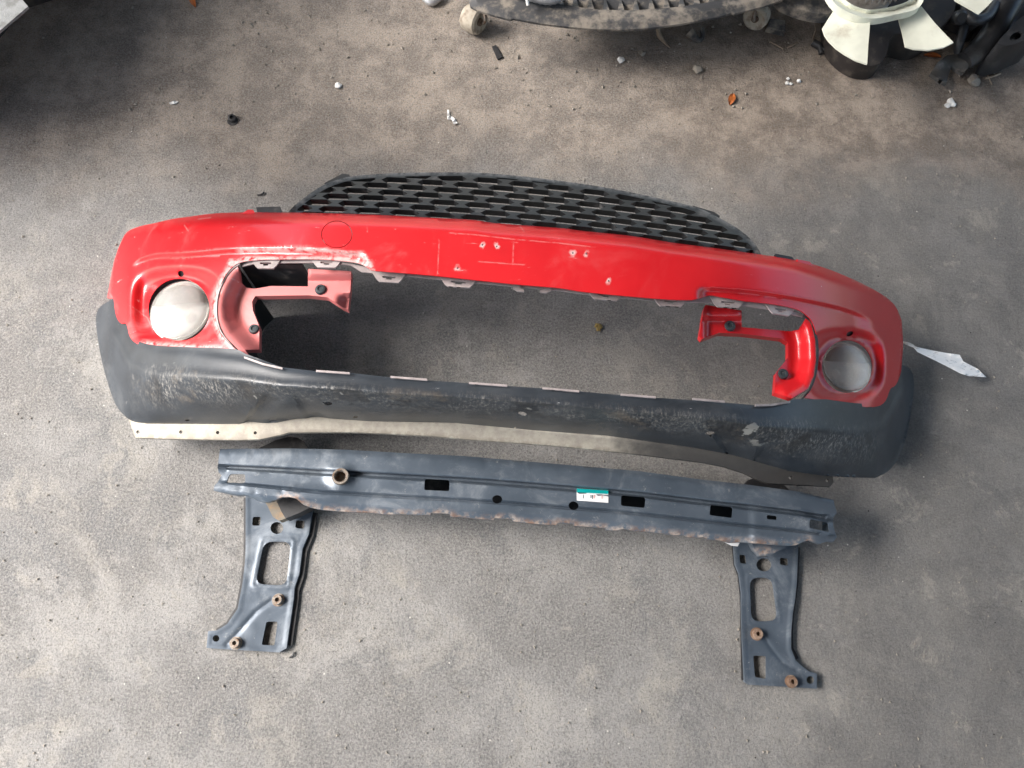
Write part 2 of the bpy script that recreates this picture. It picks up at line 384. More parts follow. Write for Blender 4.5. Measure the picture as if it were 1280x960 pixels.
M = dict(ground=ground_mat(), red=red_mat(), redduct=red_mat('dusty_red_plastic', .10), pinkduct=red_mat('very_dusty_red_plastic', .40), black=valance_mat(), lip=lip_mat(), steel=steel_mat(),
    paper=paper_mat(), lens=lens_mat(),
    grille=grimy('black_grille_plastic', (.017, .018, .020), .36, (.15, .15, .15), .3, 25, bump=.1, wearcol=(.2, .2, .2)),
    trim=grimy('pale_trim_plastic', (.40, .345, .34), .45, (.26, .22, .21), .6, 40),
    dark=grimy('dark_plastic', (.022, .022, .024), .5, (.12, .11, .10), .4, 30),
    rivet=grimy('rivet_plastic', (.035, .045, .052), .5, (.15, .15, .15), .3, 60),
    rust=grimy('rusty_steel', (.19, .115, .075), .8, (.33, .25, .19), .8, 60, metal=.2, bump=.5),
    nut=grimy('dull_nut_steel', (.25, .22, .19), .55, (.22, .13, .08), .7, 120, metal=.6, bump=.4),
    brown=grimy('tan_primer_steel', (.20, .17, .13), .6, (.28, .18, .10), .6, 60),
    chrome=grimy('lamp_reflector', (.74, .73, .69), .22, (.5, .48, .44), .2, 40, metal=.3, bump=.0),
    shield=grimy('lamp_shield', (.12, .11, .10), .3, (.25, .235, .21), .4, 60, metal=.4, bump=.05),
    fan=grimy('ivory_fan_plastic', (.74, .75, .63), .45, (.45, .40, .31), .36, 14, bump=.1),
    fin=grimy('aluminium_fins', (.62, .62, .62), .35, (.3, .28, .25), .4, 60, metal=.7),
    dusty=grimy('dusty_shroud_plastic', (.05, .05, .052), .7, (.30, .26, .21), .8, 22, bump=.5),
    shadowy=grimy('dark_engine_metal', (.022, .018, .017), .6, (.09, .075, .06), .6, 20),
    rag=grimy('dusty_torn_rubber', (.075, .073, .07), .7, (.2, .185, .17), .6, 30), hose=grimy('black_hose_rubber', (.030, .031, .034), .38, (.10, .095, .09), .5, 20),
    wheel=grimy('dirty_cream_rubber', (.46, .41, .33), .7, (.20, .15, .11), .7, 45, bump=.5),
    wheelb=grimy('brown_wheel_hub', (.15, .10, .07), .6, (.3, .25, .2), .5, 50),
    silver=grimy('silver_hose', (.55, .56, .57), .35, (.3, .28, .25), .35, 50, metal=.5),
    canvas=grimy('pale_dusty_panel', (.27, .28, .28), .7, (.13, .13, .125), .8, 45, bump=.5),
    stone=grimy('pebble', (.30, .27, .23), .9, (.2, .18, .15), .5, 60, bump=.5),
    white=grimy('white_scrap', (.80, .79, .76), .6, (.5, .48, .44), .2, 120),
    leaf=grimy('orange_dry_leaf', (.42, .115, .022), .55, (.25, .09, .03), .5, 90),
    yellow=grimy('mustard_scrap', (.28, .20, .06), .7, (.12, .08, .04), .6, 200),
    tin=grimy('roof_sheet', (.30, .29, .28), .7, (.2, .18, .15), .4, 5),
    teal=grimy('teal_ink', (.0, .58, .58), .5, (.0, .55, .55), .0, 20, bump=0),
    label=grimy('white_label_paper', (.85, .85, .86), .5, (.8, .8, .8), .0, 20, bump=0),
    ink=grimy('grey_ink', (.10, .14, .15), .6, (.1, .1, .1), 0, 20, bump=0), pink=grimy('pink_ink', (.7, .35, .32), .6, (.7, .35, .32), 0, 20, bump=0),
    twig=grimy('dry_twig', (.33, .26, .19), .8, (.2, .15, .1), .4, 60))
# ------------------------------------------------------------------ setting
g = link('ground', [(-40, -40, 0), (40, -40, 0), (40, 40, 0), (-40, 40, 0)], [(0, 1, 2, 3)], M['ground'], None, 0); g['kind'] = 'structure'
# unseen shed roof, added overhead to block the sky on the right and back
roof = thing('added_roof', 'unseen corrugated sheet roof added above the car parts to shape the light', 'roof', (3.2, 1.5, 3.1))
vs = []; fs = []; X0, X1, Y0, Y1 = -2.7, 4.6, -9.0, 10.0; N = 220
for i in range(N+1):
    x = X0+(X1-X0)*i/N; z = 3.1+.03*math.sin(i*1.6)
    vs += [(x, Y0, z), (x, Y1, z), (x, Y0, z+.004), (x, Y1, z+.004)]
for i in range(N):
    a = i*4; fs += [(a, a+1, a+5, a+4), (a+2, a+6, a+7, a+3)]
link('roof_sheet', vs, fs, M['tin'], roof)
for (x, y) in ((-2.6, 9.8), (4.5, 9.8), (4.5, -8.8), (-2.6, -8.8)):
    prism('post', [(x-.05, y-.05), (x+.05, y-.05), (x+.05, y+.05), (x-.05, y+.05)], 0, 3.06, M['tin'], roof)
# ------------------------------------------------------------------ bumper
T_L = [(138, 366), (144, 324), (151, 304), (159, 290), (175, 283), (193, 279), (214, 274), (235, 271), (257, 268), (280, 266), (319, 265), (340, 265),
       (424, 267), (481, 269), (537, 272), (593, 275), (620, 279), (700, 285), (732, 289), (790, 295), (839, 303), (900, 311), (956, 319), (996, 325), (1034, 336),
       (1068, 350), (1099, 366), (1118, 381), (1127, 400)]
SEAM_L = [(142, 373), (145, 394), (151, 404), (158, 405), (163, 422), (176, 432), (198, 436), (241, 438), (291, 440), (305, 446)]
BAND = [(1006, 497), (1014, 487), (1020, 470), (1023, 450), (1022, 425), (1016, 404), (1008, 394), (995, 386), (965, 380), (930, 376), (900, 371), (887, 369), (873, 373), (859, 375), (817, 373), (732, 365),
        (700, 360), (641, 355), (537, 344), (470, 338.5), (462, 336), (452, 330), (437, 327), (400, 324), (350, 324), (320, 325), (300, 328), (288, 336), (279, 349), (271, 368), (269, 385), (271, 405), (279, 422), (305, 446)]
SEAM_R = [(1034, 503), (1071, 508), (1096, 508), (1107, 501), (1113, 486), (1120, 481), (1126, 466), (1127, 456), (1129, 430)]
SEAM_L = catmull(SEAM_L, 3); SEAM_R = catmull(SEAM_R, 3)
Ts = catmull(T_L, 3)
RED = Ts[:]+SEAM_R[::-1]+catmull(BAND, 3)+SEAM_L[::-1][1:]
Txy = np.array(sorted(T_L)); 
VB = np.array([(142, 500), (156, 524), (184, 529), (269, 529), (319, 529), (345, 526), (370, 523), (400, 522), (460, 526), (569, 528), (667, 537), (760, 544), (790, 548), (869, 559), (916, 568), (948, 577), (987, 588), (1030, 594), (1059, 596), (1095, 597), (1113, 585), (1131, 550)])
OB = np.array([(120, 374), (142, 374), (163, 422), (198, 436), (241, 438), (305, 446), (353, 459), (395, 464), (437, 466), (500, 473), (600, 480), (700, 487), (800, 496), (880, 501), (950, 507), (990, 504), (1034, 503), (1071, 508), (1107, 501), (1127, 458), (1145, 458)])
LAMP = [(224, 387, 38.5, 39), (1059, 458, 31.5, 33)]
A = math.radians(6)
def Fz(px, py):
    s = ((np.asarray(px)-632)*math.cos(A)+(np.asarray(py)-400)*math.sin(A))/528
    return .012+.37*(1-np.clip(np.abs(s), 0, 1)**4.2)
CREASE_L = catmull([(165, 330), (178, 322), (200, 317), (235, 316), (297, 311), (381, 311), (454, 317)], 4)
CREASE_R = catmull([(874, 359), (905, 360), (950, 364), (1009, 374), (1059, 386), (1090, 402), (1104, 430)], 4)
CL = np.array(CREASE_L); CR = np.array(CREASE_R)
def Zb(px, py):
    px = np.asarray(px, float); py = np.asarray(py, float)
    F = Fz(px, py); T = np.interp(px, Txy[:, 0], Txy[:, 1])
    T = np.where(px < 200, 275+(200-px)*.18, T); T = np.where(px > 1040, 338+(px-1040)*.3, T)
    t = np.clip((py-T)/16, 0, 1); D = .035*(1-t)**2
    t2 = np.clip((py-T)/70, 0, 1); D = D+.012*(1-t2)**2
    # recessed field below the crease, both sides
    yl = np.interp(px, CL[:, 0], CL[:, 1]); f = sm((py-yl+1)/7)*sm((458-px)/10)*(px < 470)*sm((px-160)/22); D = D+.014*f
    yr = np.interp(px, CR[:, 0], CR[:, 1]); f = sm((py-yr+1)/7)*sm((px-870)/12)*(px > 860)*sm((1096-px)/30); D = D+.014*f
    # lamp pockets
    for i, (cx, cy, r, _) in enumerate(LAMP):
        ex, ey = ((px-cx+2)/ (60 if i == 0 else 50), (py-cy+(4 if i == 0 else 2))/(50 if i == 0 else 47))
        q = (np.abs(ex)**3+np.abs(ey)**3)**(1/3)
        D = D+.030*sm((1.02-q)/.34)
        rr = np.hypot(px-cx, py-cy); D = D-.006*np.exp(-((rr-r-1)/2.2)**2)
    # raised rim round the opening
    return F-D
DIMPLES = [(325, 510, -25, 9), (375, 497, 20, 9), (905, 548, 22, 12), (960, 560, -15, 12)]
def Zv(px, py):
    px = np.asarray(px, float); py = np.asarray(py, float)
    F = Fz(px, py); o = np.interp(px, OB[:, 0], OB[:, 1]); b = np.interp(px, VB[:, 0], VB[:, 1])
    v = np.clip((py-o)/np.maximum(b-o, 5), 0, 1.05)
    k = .02*np.exp(-v*14)+.05*np.clip(v, 0, 1)+.46*np.clip((v-.34)/.66, 0, 1)**1.5
    z = F*(1-k)-.006
    # ridge where the face turns under
    z = z+.006*np.exp(-((v-.36)/.10)**2)
    for (cx, cy, s, wd) in DIMPLES:
        c = (px-cx)-(py-cy)*s/30.; e = sm((v-.45)/.25); z = z-.012*e*sm((c+wd)/5)*sm((wd+18-c)/26)
    e = np.minimum(sm((px-118)/26)+.15, 1)*np.minimum(sm((1146-px)/22)+.15, 1)
    # pocket left of the lamps follows the cover
    for i, (cx, cy, r, _) in enumerate(LAMP):
        pass
    return np.maximum(z*(.35+.65*e), .006)
bumper = thing('front_bumper', 'red front bumper with black scuffed lower part, lying face up on the ground', 'car bumper', tuple(W(640, 420, 0)))
def offs(line, d):
    L = np.array(resample(line, 8, False)); t = np.gradient(L, axis=0); t /= np.linalg.norm(t, axis=1)[:, None]
    return [tuple(q) for q in L+np.stack([-t[:, 1], t[:, 0]], 1)*d]
SCUFF = [[(230, 281), (235, 288)], [(248, 274), (263, 272)], [(549, 301), (547, 341)], [(562, 291), (600, 294), (641, 299)], [(642, 302), (641, 331)], [(598, 327), (655, 331)], [(642, 299), (700, 304), (744, 309)],
         [(166, 384), (184, 397), (191, 412)], [(651, 284), (655, 289)], [(459, 283), (459, 290)]]
SCREWS = [(603, 306), (621, 308), (572, 335), (716, 316), (733, 317), (761, 351)]
def red_wear(px, py):
    w_ = np.zeros(len(px))
    for x, y in SCREWS: w_ = np.maximum(w_, 1.0*(np.hypot(px-x, py-y) < 2.6))
    w_ = np.maximum(w_, .7*(dist(px, py, [(290, 330), (330, 325), (437, 328), (462, 337)]) < 6))
    w_ = np.maximum(w_, .9*np.clip(1-dist(px, py, [(300, 313), (380, 312), (454, 319), (462, 330)])/5, 0, 1))
    w_ = np.maximum(w_, .8*np.clip(1-dist(px, py, BAND[-9:])/7, 0, 1))
    w_ = np.maximum(w_, .7*np.clip(1-dist(px, py, [(180, 430), (240, 434), (292, 437)])/6, 0, 1))
    for ln in SCUFF: w_ = np.maximum(w_, .25*(dist(px, py, ln) < .35))
    return w_
slots = [[(280, 345), (283, 348), (277, 366), (273, 371), (271, 369), (274, 356)], [(271, 400), (275, 402), (276, 413), (273, 415)], [(1018, 425), (1021, 426), (1022, 435), (1018, 434)], [(1013, 470), (1017, 468), (1018, 475), (1013, 478)]]
tow = (421, 293)
cover = patch('bumper_cover', RED, Zb, M['red'], bumper,
    holes=[circle(tow[0], tow[1], 19.6, 30, 17.2)]+[circle(x, y, 1.3, 8) for x, y in SCREWS]
    +[circle(226, 342, 3.6, 12, 4.6, -.5), circle(1062.5, 417, 5, 12, 2.8, -.6)]+[circle(l[0], l[1], l[2], 40, l[3]) for l in LAMP],
    step=4, th=.0025, skirt=lambda x, y: np.where(dist(x, y, Ts) < 1, np.where(x < 420, .10, .045), 0), wear=red_wear, smooth=50,
    lines=[l for ln in SCUFF for l in (ln, offs(ln, 1.3), offs(ln, -1.3))]+[[(x, y+d) for x, y in CREASE_L if 168 < x < 448] for d in (-1, 1, 3.5, 6)]+[[(x, y+d) for x, y in CREASE_R if 884 < x < 1085] for d in (-1, 1, 3.5, 6)])
for (x, y) in ((226, 342), (1062.5, 417)):  # dark disc added under each washer hole so it looks shaded
    patch('hole_shade_disc', circle(x, y, 6.5, 12), lambda a, b: Zb(a, b)-.008, M['dark'], bumper, step=4, th=.003)
tc = patch('tow_hook_cover', circle(tow[0], tow[1], 18.7, 30, 16.3), lambda x, y: Zb(x, y)+.0006, M['red'], bumper, step=4, th=.006, smooth=50)
tc['label'] = 'round red cap near the top edge of the bumper'
# black lower valance
VAL = [(142, 372)]+[(x+1, y-4) for x, y in SEAM_L[1:]]+[(353, 459), (395, 464), (437, 466), (500, 473), (600, 480), (700, 487), (800, 496), (880, 501), (950, 507), (975, 505), (992, 499)]+\
    [(x-1, y-4) for x, y in SEAM_R[:-2]]+catmull([(1127, 456), (1136, 460), (1142, 472), (1141, 500), (1133, 545), (1122, 574), (1110, 589), (1095, 597)], 4)+\
    [(1059, 596), (1030, 594), (987, 588), (948, 577), (916, 568), (869, 559), (790, 548), (760, 544), (667, 537), (569, 528), (460, 526), (400, 522), (370, 523), (345, 528), (319, 529.5), (269, 529.5), (184, 529)]+\
    catmull([(184, 529), (165, 526), (152, 516), (142, 500), (131, 466), (125, 440), (120, 405), (122, 388), (130, 380), (142, 373)], 4)[1:-1]
def vwear(px, py):
    o = np.interp(px, OB[:, 0], OB[:, 1]); b = np.interp(px, VB[:, 0], VB[:, 1]); v = (py-o)/np.maximum(b-o, 5)
    return np.clip(1.15-np.abs(v-.52)/.30, 0, 1)*sm((px-150)/60)*sm((1120-px)/60)*.95
def ell(x, y, a, b, r=0): return circle(x, y, a, 12, b, r)
val = patch('lower_valance', VAL, Zv, M['black'], bumper,
    holes=[ell(410, 504, 5.5, 2.6, .1), ell(653, 516.5, 6, 2.6, .2), ell(888, 541, 6, 2.4, -.15), ell(444, 521, 3.5, 1.6), ell(234, 525, 3, 1.2), ell(644, 534, 2, 1)],
    step=4, th=.004, lines=[[(x, float(np.interp(x, OB[:, 0], OB[:, 1])*(1-v)+np.interp(x, VB[:, 0], VB[:, 1])*v)) for x in range(170, 1100, 10)] for v in (.26, .36, .46)], skirt=lambda x, y: np.where((x < 150) | (x > 1120), .08, 0), wear=vwear, smooth=45)
# dusty lip flange below it
LIP = [(160, 522)]+[(x, y-5) for x, y in [(184, 529), (269, 529), (319, 529), (370, 523), (400, 522), (460, 526), (569, 528), (667, 537), (760, 544), (790, 548), (869, 559), (916, 568), (948, 577), (987, 588), (1030, 594)]]+\
    [(1041, 596), (1042, 603), (1038, 608), (987, 605.5), (959, 604), (944, 598), (930, 591), (905, 583), (880, 578), (844, 573.5), (800, 568), (772, 565), (700, 557.5), (667, 555), (583, 549), (540, 545), (484, 542), (440, 540), (400, 540), (361, 540.5), (353, 543), (325, 549), (297, 550), (212, 548.5), (169, 547)]
def Zl(px, py):
    F = Fz(px, py); return np.maximum(F*.50-.012-.0006*np.clip(py-530, 0, 60), .02)
lip = patch('lip_flange', LIP, Zl, M['lip'], bumper, holes=[circle(x, y, 2.2, 10) for x, y in ((172.5, 540), (226, 540), (272, 540.5), (319, 541), (988, 597), (1034, 600.5))],
    step=6, th=.006, skirt=.002, wear=lambda x, y: np.clip(1-dist(x, y, LIP, True)/5, 0, 1), smooth=45)
# clip tabs along the opening
def Ztab(x, y): return Fz(x, y)-.022
def tab(cx, cy, wd, slope=.09, hh=9):
    h = wd/2; f = lambda x, y: (cx+x, cy+y+x*slope)
    cy += 1.2
    out = [f(-h-6, -hh), f(h+6, -hh), f(h, 0), f(h-4, 4), f(-h+4, 4), f(-h, 0)]
    hole = [f(-h*.5, -3.4), f(h*.5, -3.4), f(h*.5, -1.0), f(h*.22, -1.0), f(h*.22, .8), f(-h*.22, .8), f(-h*.22, -1.0), f(-h*.5, -1.0)]
    return out, hole
for (x, y, wd, s) in [(332, 330, 28, 0), (408, 329, 30, .02), (486, 347.5, 32, .06), (573, 353.5, 36, .07), (757, 369.5, 36, .08), (838, 377.5, 34, .06), (910, 379, 34, .07), (976, 388, 28, .15)]:
    o_, h_ = tab(x, y, wd, s); patch('clip_tab', o_, Ztab, M['trim'], bumper, holes=[h_], step=5, th=.004, smooth=30)
for pts in ([(641, 351), (641, 360), (647, 364), (655, 364.5), (655, 362), (650, 360), (652, 355), (651, 351)], [(690, 355), (689, 363), (683, 366), (675, 365.5), (675, 363), (681, 361), (680, 356), (681, 352)]):
    patch('clip_tab', pts, Ztab, M['trim'], bumper, step=5, th=.004, smooth=30)['label'] = 'broken clip tab with only its stub left'
patch('opening_trim', [(440, 330), (468, 336), (540, 342), (641, 353), (700, 358), (733, 363), (817, 371), (860, 373), (885, 369), (930, 376), (970, 382), (1005, 394), (1003, 396), (965, 387), (928, 382), (885, 378), (858, 377.6), (817, 375.8), (733, 368), (700, 363.4), (641, 358), (537, 348), (468, 341.5), (452, 340), (438, 331), (400, 328), (320, 329), (303, 333), (300, 330), (320, 325.5), (400, 324)],
    lambda x, y: Fz(x, y)-.026, M['trim'], bumper, step=5, th=.003)
for (x0, y0, x1, y1) in [(305, 446.5, 353, 460.5), (395, 463.5, 437, 466.5), (488, 471, 534, 474.5), (586, 478.5, 634, 482), (678, 485, 724, 489), (776, 493, 820, 496.5), (866, 498.5, 906, 502), (944, 506.5, 988, 502)]:
    mx, my = (x0+x1)/2, (y0+y1)/2+(1.5 if x0 < 310 or x0 > 940 else 0)
    patch('lower_trim_strip', [(x0, y0-1.2), (mx, my-1.2), (x1, y1-1.2), (x1, y1+1.2), (mx, my+1.2), (x0, y0+1.2)], lambda x, y: Fz(x, y)-.004, M['trim'], bumper, step=5, th=.003)
# air duct brackets
DUCT_L = [(297, 331), (300, 352), (308, 359.5), (318, 361), (339, 357.5), (385, 358), (385, 336), (439, 339), (438, 362), (435, 387), (428, 384), (409, 371.5), (387, 369), (319, 370), (315, 377), (316, 388), (324, 408), (324, 437), (306, 437), (311, 444), (306, 445.5), (282, 421), (273, 403), (271, 385), (273, 369), (281, 350), (290, 337)]
def Zdl(x, y):
    rim = dist(x, y, [(297, 331), (290, 337), (281, 350), (273, 369), (271, 385), (273, 403), (282, 421), (306, 446)])
    bx = sm((x-383)/3)*sm((352-y)/10)
    return Fz(x, y)-.02-.050*sm(rim/30)+.022*bx-.02*sm((x-418)/16)*sm((y-365)/10)
dl = patch('duct_bracket', DUCT_L, Zdl, M['pinkduct'], bumper, step=3.5, th=.004, skirt=.012, smooth=45)
dl['label'] = 'dusty pinkish duct bracket at the left end of the opening'
DUCT_R = [(882, 381), (927, 388), (927, 409), (987, 414), (999, 412), (1008, 397), (1014, 405), (1019, 425), (1020, 450), (1017, 470), (1010, 486), (990, 498), (968, 491), (970, 466), (985, 447), (985, 428), (977, 423), (927, 417), (899, 416), (877, 424), (874, 420), (880, 384)]
def Zdr(x, y):
    rim = dist(x, y, [(1008, 397), (1014, 405), (1019, 425), (1020, 450), (1017, 470), (1010, 486), (990, 498)])
    bx = sm((930-x)/4)*sm((404-y)/12)
    return Fz(x, y)-.02-.050*sm(rim/28)+.020*bx+.012*sm((884-x)/4)
dr = patch('duct_bracket', DUCT_R, Zdr, M['redduct'], bumper, step=3.5, th=.004, skirt=.012, smooth=45)
dr['label'] = 'red duct bracket at the right end of the opening'
for (x, y, zf, r, d) in [(401, 362.5, Zdl, 7, dl), (318, 412, Zdl, 6.6, dl), (912, 408, Zdr, 7, dr), (978, 468, Zdr, 7, dr)]:
    z = float(zf(np.array([x]), np.array([y]))[0]); R = r*mpp(x, y, z)
    lathe('rivet', [(R, -.002), (R, .003), (R*.85, .006), (R*.5, .0065), (R*.42, .0045), (0, .0045)], W(x, y, z), M['rivet'], d)
# added black walls standing for the deep shade at the left of the opening
IW = [(300, 336), (288, 350), (280, 372), (278, 390), (284, 412), (300, 436), (322, 450)]
patch('shade_wall', IW+offs(IW, 3)[::-1], lambda x, y: Fz(x, y)-.08, M['dark'], bumper, step=5, th=lambda x, y: Fz(x, y)-.085)
IW = [(300, 331), (345, 330), (378, 331)]
patch('shade_wall', IW+[(378, 328), (345, 327), (300, 328)], lambda x, y: Fz(x, y)-.04, M['dark'], bumper, step=5, th=.13)
for ln, mt, k in (([(1004, 394), (1013, 402), (1018, 414), (1021, 432), (1021, 450), (1018, 470), (1011, 487), (1000, 500)], 'dark', -2.2), ([(300, 330), (290, 337), (281, 349), (273, 368), (271, 386), (273, 404), (281, 421), (306, 446), (330, 453)], 'trim', 1.8)):
    ln = catmull(ln, 3); patch('rim_lip', ln+offs(ln, k)[::-1], lambda x, y: Fz(x, y)-.017, M[mt], bumper, step=4, th=.003)
# fog lamps
for i, (cx, cy, r, ry) in enumerate(LAMP):
    zc = float(np.mean(Zb(np.array([cx-r-3, cx+r+3, cx]), np.array([cy, cy, cy+r+3])))) - .004
    dx, dy, s = (cx-632)/528, 0, 1
    ax = Vector((.14 if i else -.16, -.03, 1)).normalized()
    c = Vector(W(cx, cy, zc-.002)); R = r*mpp(cx, cy, zc)*1.03
    housing = lathe('fog_lamp', [(R*.2, -.05), (R*.6, -.045), (R*.9, -.025), (R*1.03, -.010), (R*1.03, -.006), (R*.99, -.004), (R*.95, -.008), (R*.84, -.024), (R*.55, -.040), (R*.2, -.044)], c, M['chrome'], bumper, ax, 40, closed=True)
    housing['label'] = 'larger round fog lamp at the left end' if i == 0 else 'round fog lamp at the right end'
    prof = [(R*math.sin(t)*.985, R*.36*math.cos(t)-.001) for t in np.linspace(math.pi/2, .001, 12)]
    lathe('lens', prof+[(0, prof[-1][1]-.002)]+[(p[0]*.96, p[1]-.003) for p in prof[::-1][1:]], c, M['lens'], housing, ax, 40, smooth=60)
    ex_ = (Vector((1, 0, 0))-ax*ax.x).normalized(); q = Matrix((ex_, ax.cross(ex_), ax)).transposed()
    # bulb shield: dished plate across the upper part of the reflector, just under the lens
    nu, nv = 16, 6; vs = []
    for dz in (0, -.0015):
        for v_ in range(nv+1):
            y = R*(.18+.74*v_/nv); hx = math.sqrt(max((.93*R)**2-y*y, 0))
            for u_ in range(nu+1):
                x = hx*(2*u_/nu-1); t_ = min(1, math.hypot(x, y)/R)
                vs.append(c+q@Vector((x, y-.10*R*(1-(x/R)**2), R*.30*math.sqrt(1-t_*t_*.98)-.003+dz)))
    k_ = (nu+1)*(nv+1); fs_ = []
    for v_ in range(nv):
        for u_ in range(nu):
            a = v_*(nu+1)+u_; f = (a, a+1, a+nu+2, a+nu+1); fs_ += [f, tuple(k_+w_ for w_ in f[::-1])]
    link('bulb_shield', vs, fs_, M['shield'], housing, 60)
# upper clips and fender lip
patch('retaining_clip', [(320, 259), (350, 258), (353, 266), (322, 267)], lambda x, y: Fz(x, y)-.045, M['dark'], bumper, step=6, th=.02)
patch('retaining_clip', [(969, 317), (990, 321), (996, 328), (972, 324)], lambda x, y: Fz(x, y)-.045, M['dark'], bumper, step=6, th=.02)
patch('fender_lip', [(134, 372), (139, 345), (143, 325), (150, 306), (152, 310), (146, 340), (144, 374)], lambda x, y: Fz(x, y)-.012, M['redduct'], bumper, step=5, th=.004)
patch('fender_lip', [(300, 268), (310, 262), (316, 262), (320, 268)], lambda x, y: Fz(x, y)-.04, M['red'], bumper, step=5, th=.01)
patch('fender_lip', [(996, 324), (1012, 327), (1018, 333), (1000, 330)], lambda x, y: Fz(x, y)-.04, M['red'], bumper, step=5, th=.01)
# honeycomb grille tucked behind the top edge
GT = catmull([(356, 270), (368, 257), (382, 246), (396, 236), (412, 228), (436, 221), (481, 217), (537, 215.5), (593, 215.8), (640, 219), (700, 226), (761, 235), (831, 249.5), (873, 260), (896, 271), (915, 281), (932, 293), (946, 308), (954, 324)], 3)
TT = [(x, float(np.interp(x, Txy[:, 0], Txy[:, 1]))+9) for x in range(950, 356, -24)]
GR = GT+TT
gi = []; G = np.array(GT)
gin = [(x*.986+9, y+4.5) for x, y in GT if 366 < x < 948]
gin = [(gin[0][0]-2, 275)]+gin+[(gin[-1][0]+1, 330)]
GIN = gin+[(x, y+1) for x, y in TT[1:-1]]
hexes = []; rows = 10
for rI in range(-1, rows):
    off = 8.0*rI
    for cI in range(-2, 18):
        x = 372+44.5*cI+(22.2 if rI % 2 else 0)+rI*2.5
        y = float(np.interp(x, [340, 480, 593, 700, 839, 956], [262, 268, 276, 287, 305, 322]))-5-off*(1-.0*cI)
        sl = .02+.13*np.clip((x-400)/500, 0, 1)
        yy = y+1.4
        hw = 19; hh = 3.75; nose = 7
        hexes.append([(x-hw, yy-hw*sl), (x-hw+nose, yy-hh-(hw-nose)*sl), (x+hw-nose, yy-hh+(hw-nose)*sl), (x+hw, yy+hw*sl), (x+hw-nose, yy+hh+(hw-nose)*sl), (x-hw+nose, yy+hh-(hw-nose)*sl)])
hexes = [h for h in hexes if inside(h, GIN).sum() >= 2]
def gkeep(c):
    i_ = inside(c, GIN); h_ = np.zeros(len(c), bool)
    for h in hexes: h_ |= inside(c, h)
    return ~(i_ & h_)
def Zg(x, y):
    T = np.interp(x, Txy[:, 0], Txy[:, 1]); gt = np.interp(x, G[:, 0], G[:, 1]); u = np.clip((T-y)/55, 0, 1.2)
    return Fz(x, y)-.055-.075*u**1.3+.004*np.exp(-(dist(x, y, GT)/2.5)**2)
gr = patch('grille', GR, Zg, M['grille'], bumper, lines=[h+[h[0]] for h in hexes]+[GIN+[GIN[0]]], keep=gkeep, step=9, bstep=9, th=.018, smooth=25,
    wear=lambda x, y: .7*(dist(x, y, GT) < 3))
gr['label'] = 'black honeycomb grille showing behind the top edge'
patch('grille_tab', [(405, 229), (428, 217), (436, 218), (440, 223), (412, 234)], lambda x, y: Zg(x, y)-.004, M['dark'], gr, step=6, th=.01)
patch('grille_tab', [(866, 257), (893, 265), (900, 270), (896, 275), (868, 265)], lambda x, y: Zg(x, y)-.004, M['dark'], gr, step=6, th=.01)
# ------------------------------------------------------------------ paper tag tied to the bumper
tagp = thing('paper_tag', 'crumpled white paper tag tied to the right end of the red bumper', 'tag', tuple(W(1150, 440, 0)))
TP = [(1139, 431), (1147, 434), (1165.6, 438), (1182, 441), (1199.6, 443.4), (1204, 451.6), (1222, 461), (1233, 471.5), (1211, 470), (1201, 467), (1182, 457), (1165, 448.6), (1147, 440)]
patch('paper_sheet', TP, lambda x, y: np.array([.075-.0006*(a-1139)+.005*noise.noise(Vector((a*.08, b*.22, 0)))+.003*math.sin((b-432-(a-1139)*.42)*.33) for a, b in zip(np.atleast_1d(x), np.atleast_1d(y))]), M['paper'], tagp, step=3, th=.0006, smooth=70)
tube('tie', [V(1126, 427, .07), V(1133, 429, .078), V(1140, 432, .076), V(1147, 436, .075)], [.001, .0035, .0035, .001], M['white'], tagp, n=6)
# ------------------------------------------------------------------ crash beam
beam_root = thing('crash_beam', 'blue black steel bumper beam with two mounting brackets, below the red bumper', 'bumper beam', tuple(W(650, 620, 0)))
BT = [(275, 561), (364, 560.5), (430, 562), (500, 566), (580, 570), (650, 576), (720, 582), (800, 589), (874, 599), (936, 606), (999, 614.5), (1042, 625)]
BEAM = BT+[(1043, 630), (1046, 641), (1041.5, 647), (1041.5, 658), (1046, 671), (1042, 677), (1033, 677), (1024, 680), (1011, 675), (1002, 678), (996, 681), (984, 682), (960, 680), (924, 677.5), (912, 678), (899, 675), (884, 674),
    (880, 671), (871, 672), (858, 671), (854, 668.5), (842, 669), (830, 667), (811, 664.5), (795, 664), (780, 660.5), (770, 663), (758, 662.5), (757, 660), (738, 658.5), (718, 657), (717, 654.5), (697, 653.5), (695, 656), (668, 654.5), (641, 651.5), (640, 648.5), (618, 647.5), (617, 650), (590, 647.5), (563, 645.5), (562, 642), (539, 641), (538, 643.5), (515, 643),
    (500, 642), (485, 643), (461, 640.5), (440, 640), (402, 637), (388, 634), (378, 630), (370, 623), (362, 621), (352, 621.5), (344, 625), (336, 627.5), (328, 627), (321, 625), (314, 622), (305, 619), (297, 619.5), (285, 617), (267, 613), (268, 607), (272, 603), (277, 594), (273, 590), (272, 583)]
bt = np.array(BT); 
BBm = np.array([(267, 618), (364, 632), (402, 637), (500, 643), (640, 651), (780, 662), (924, 677), (1046, 688)])
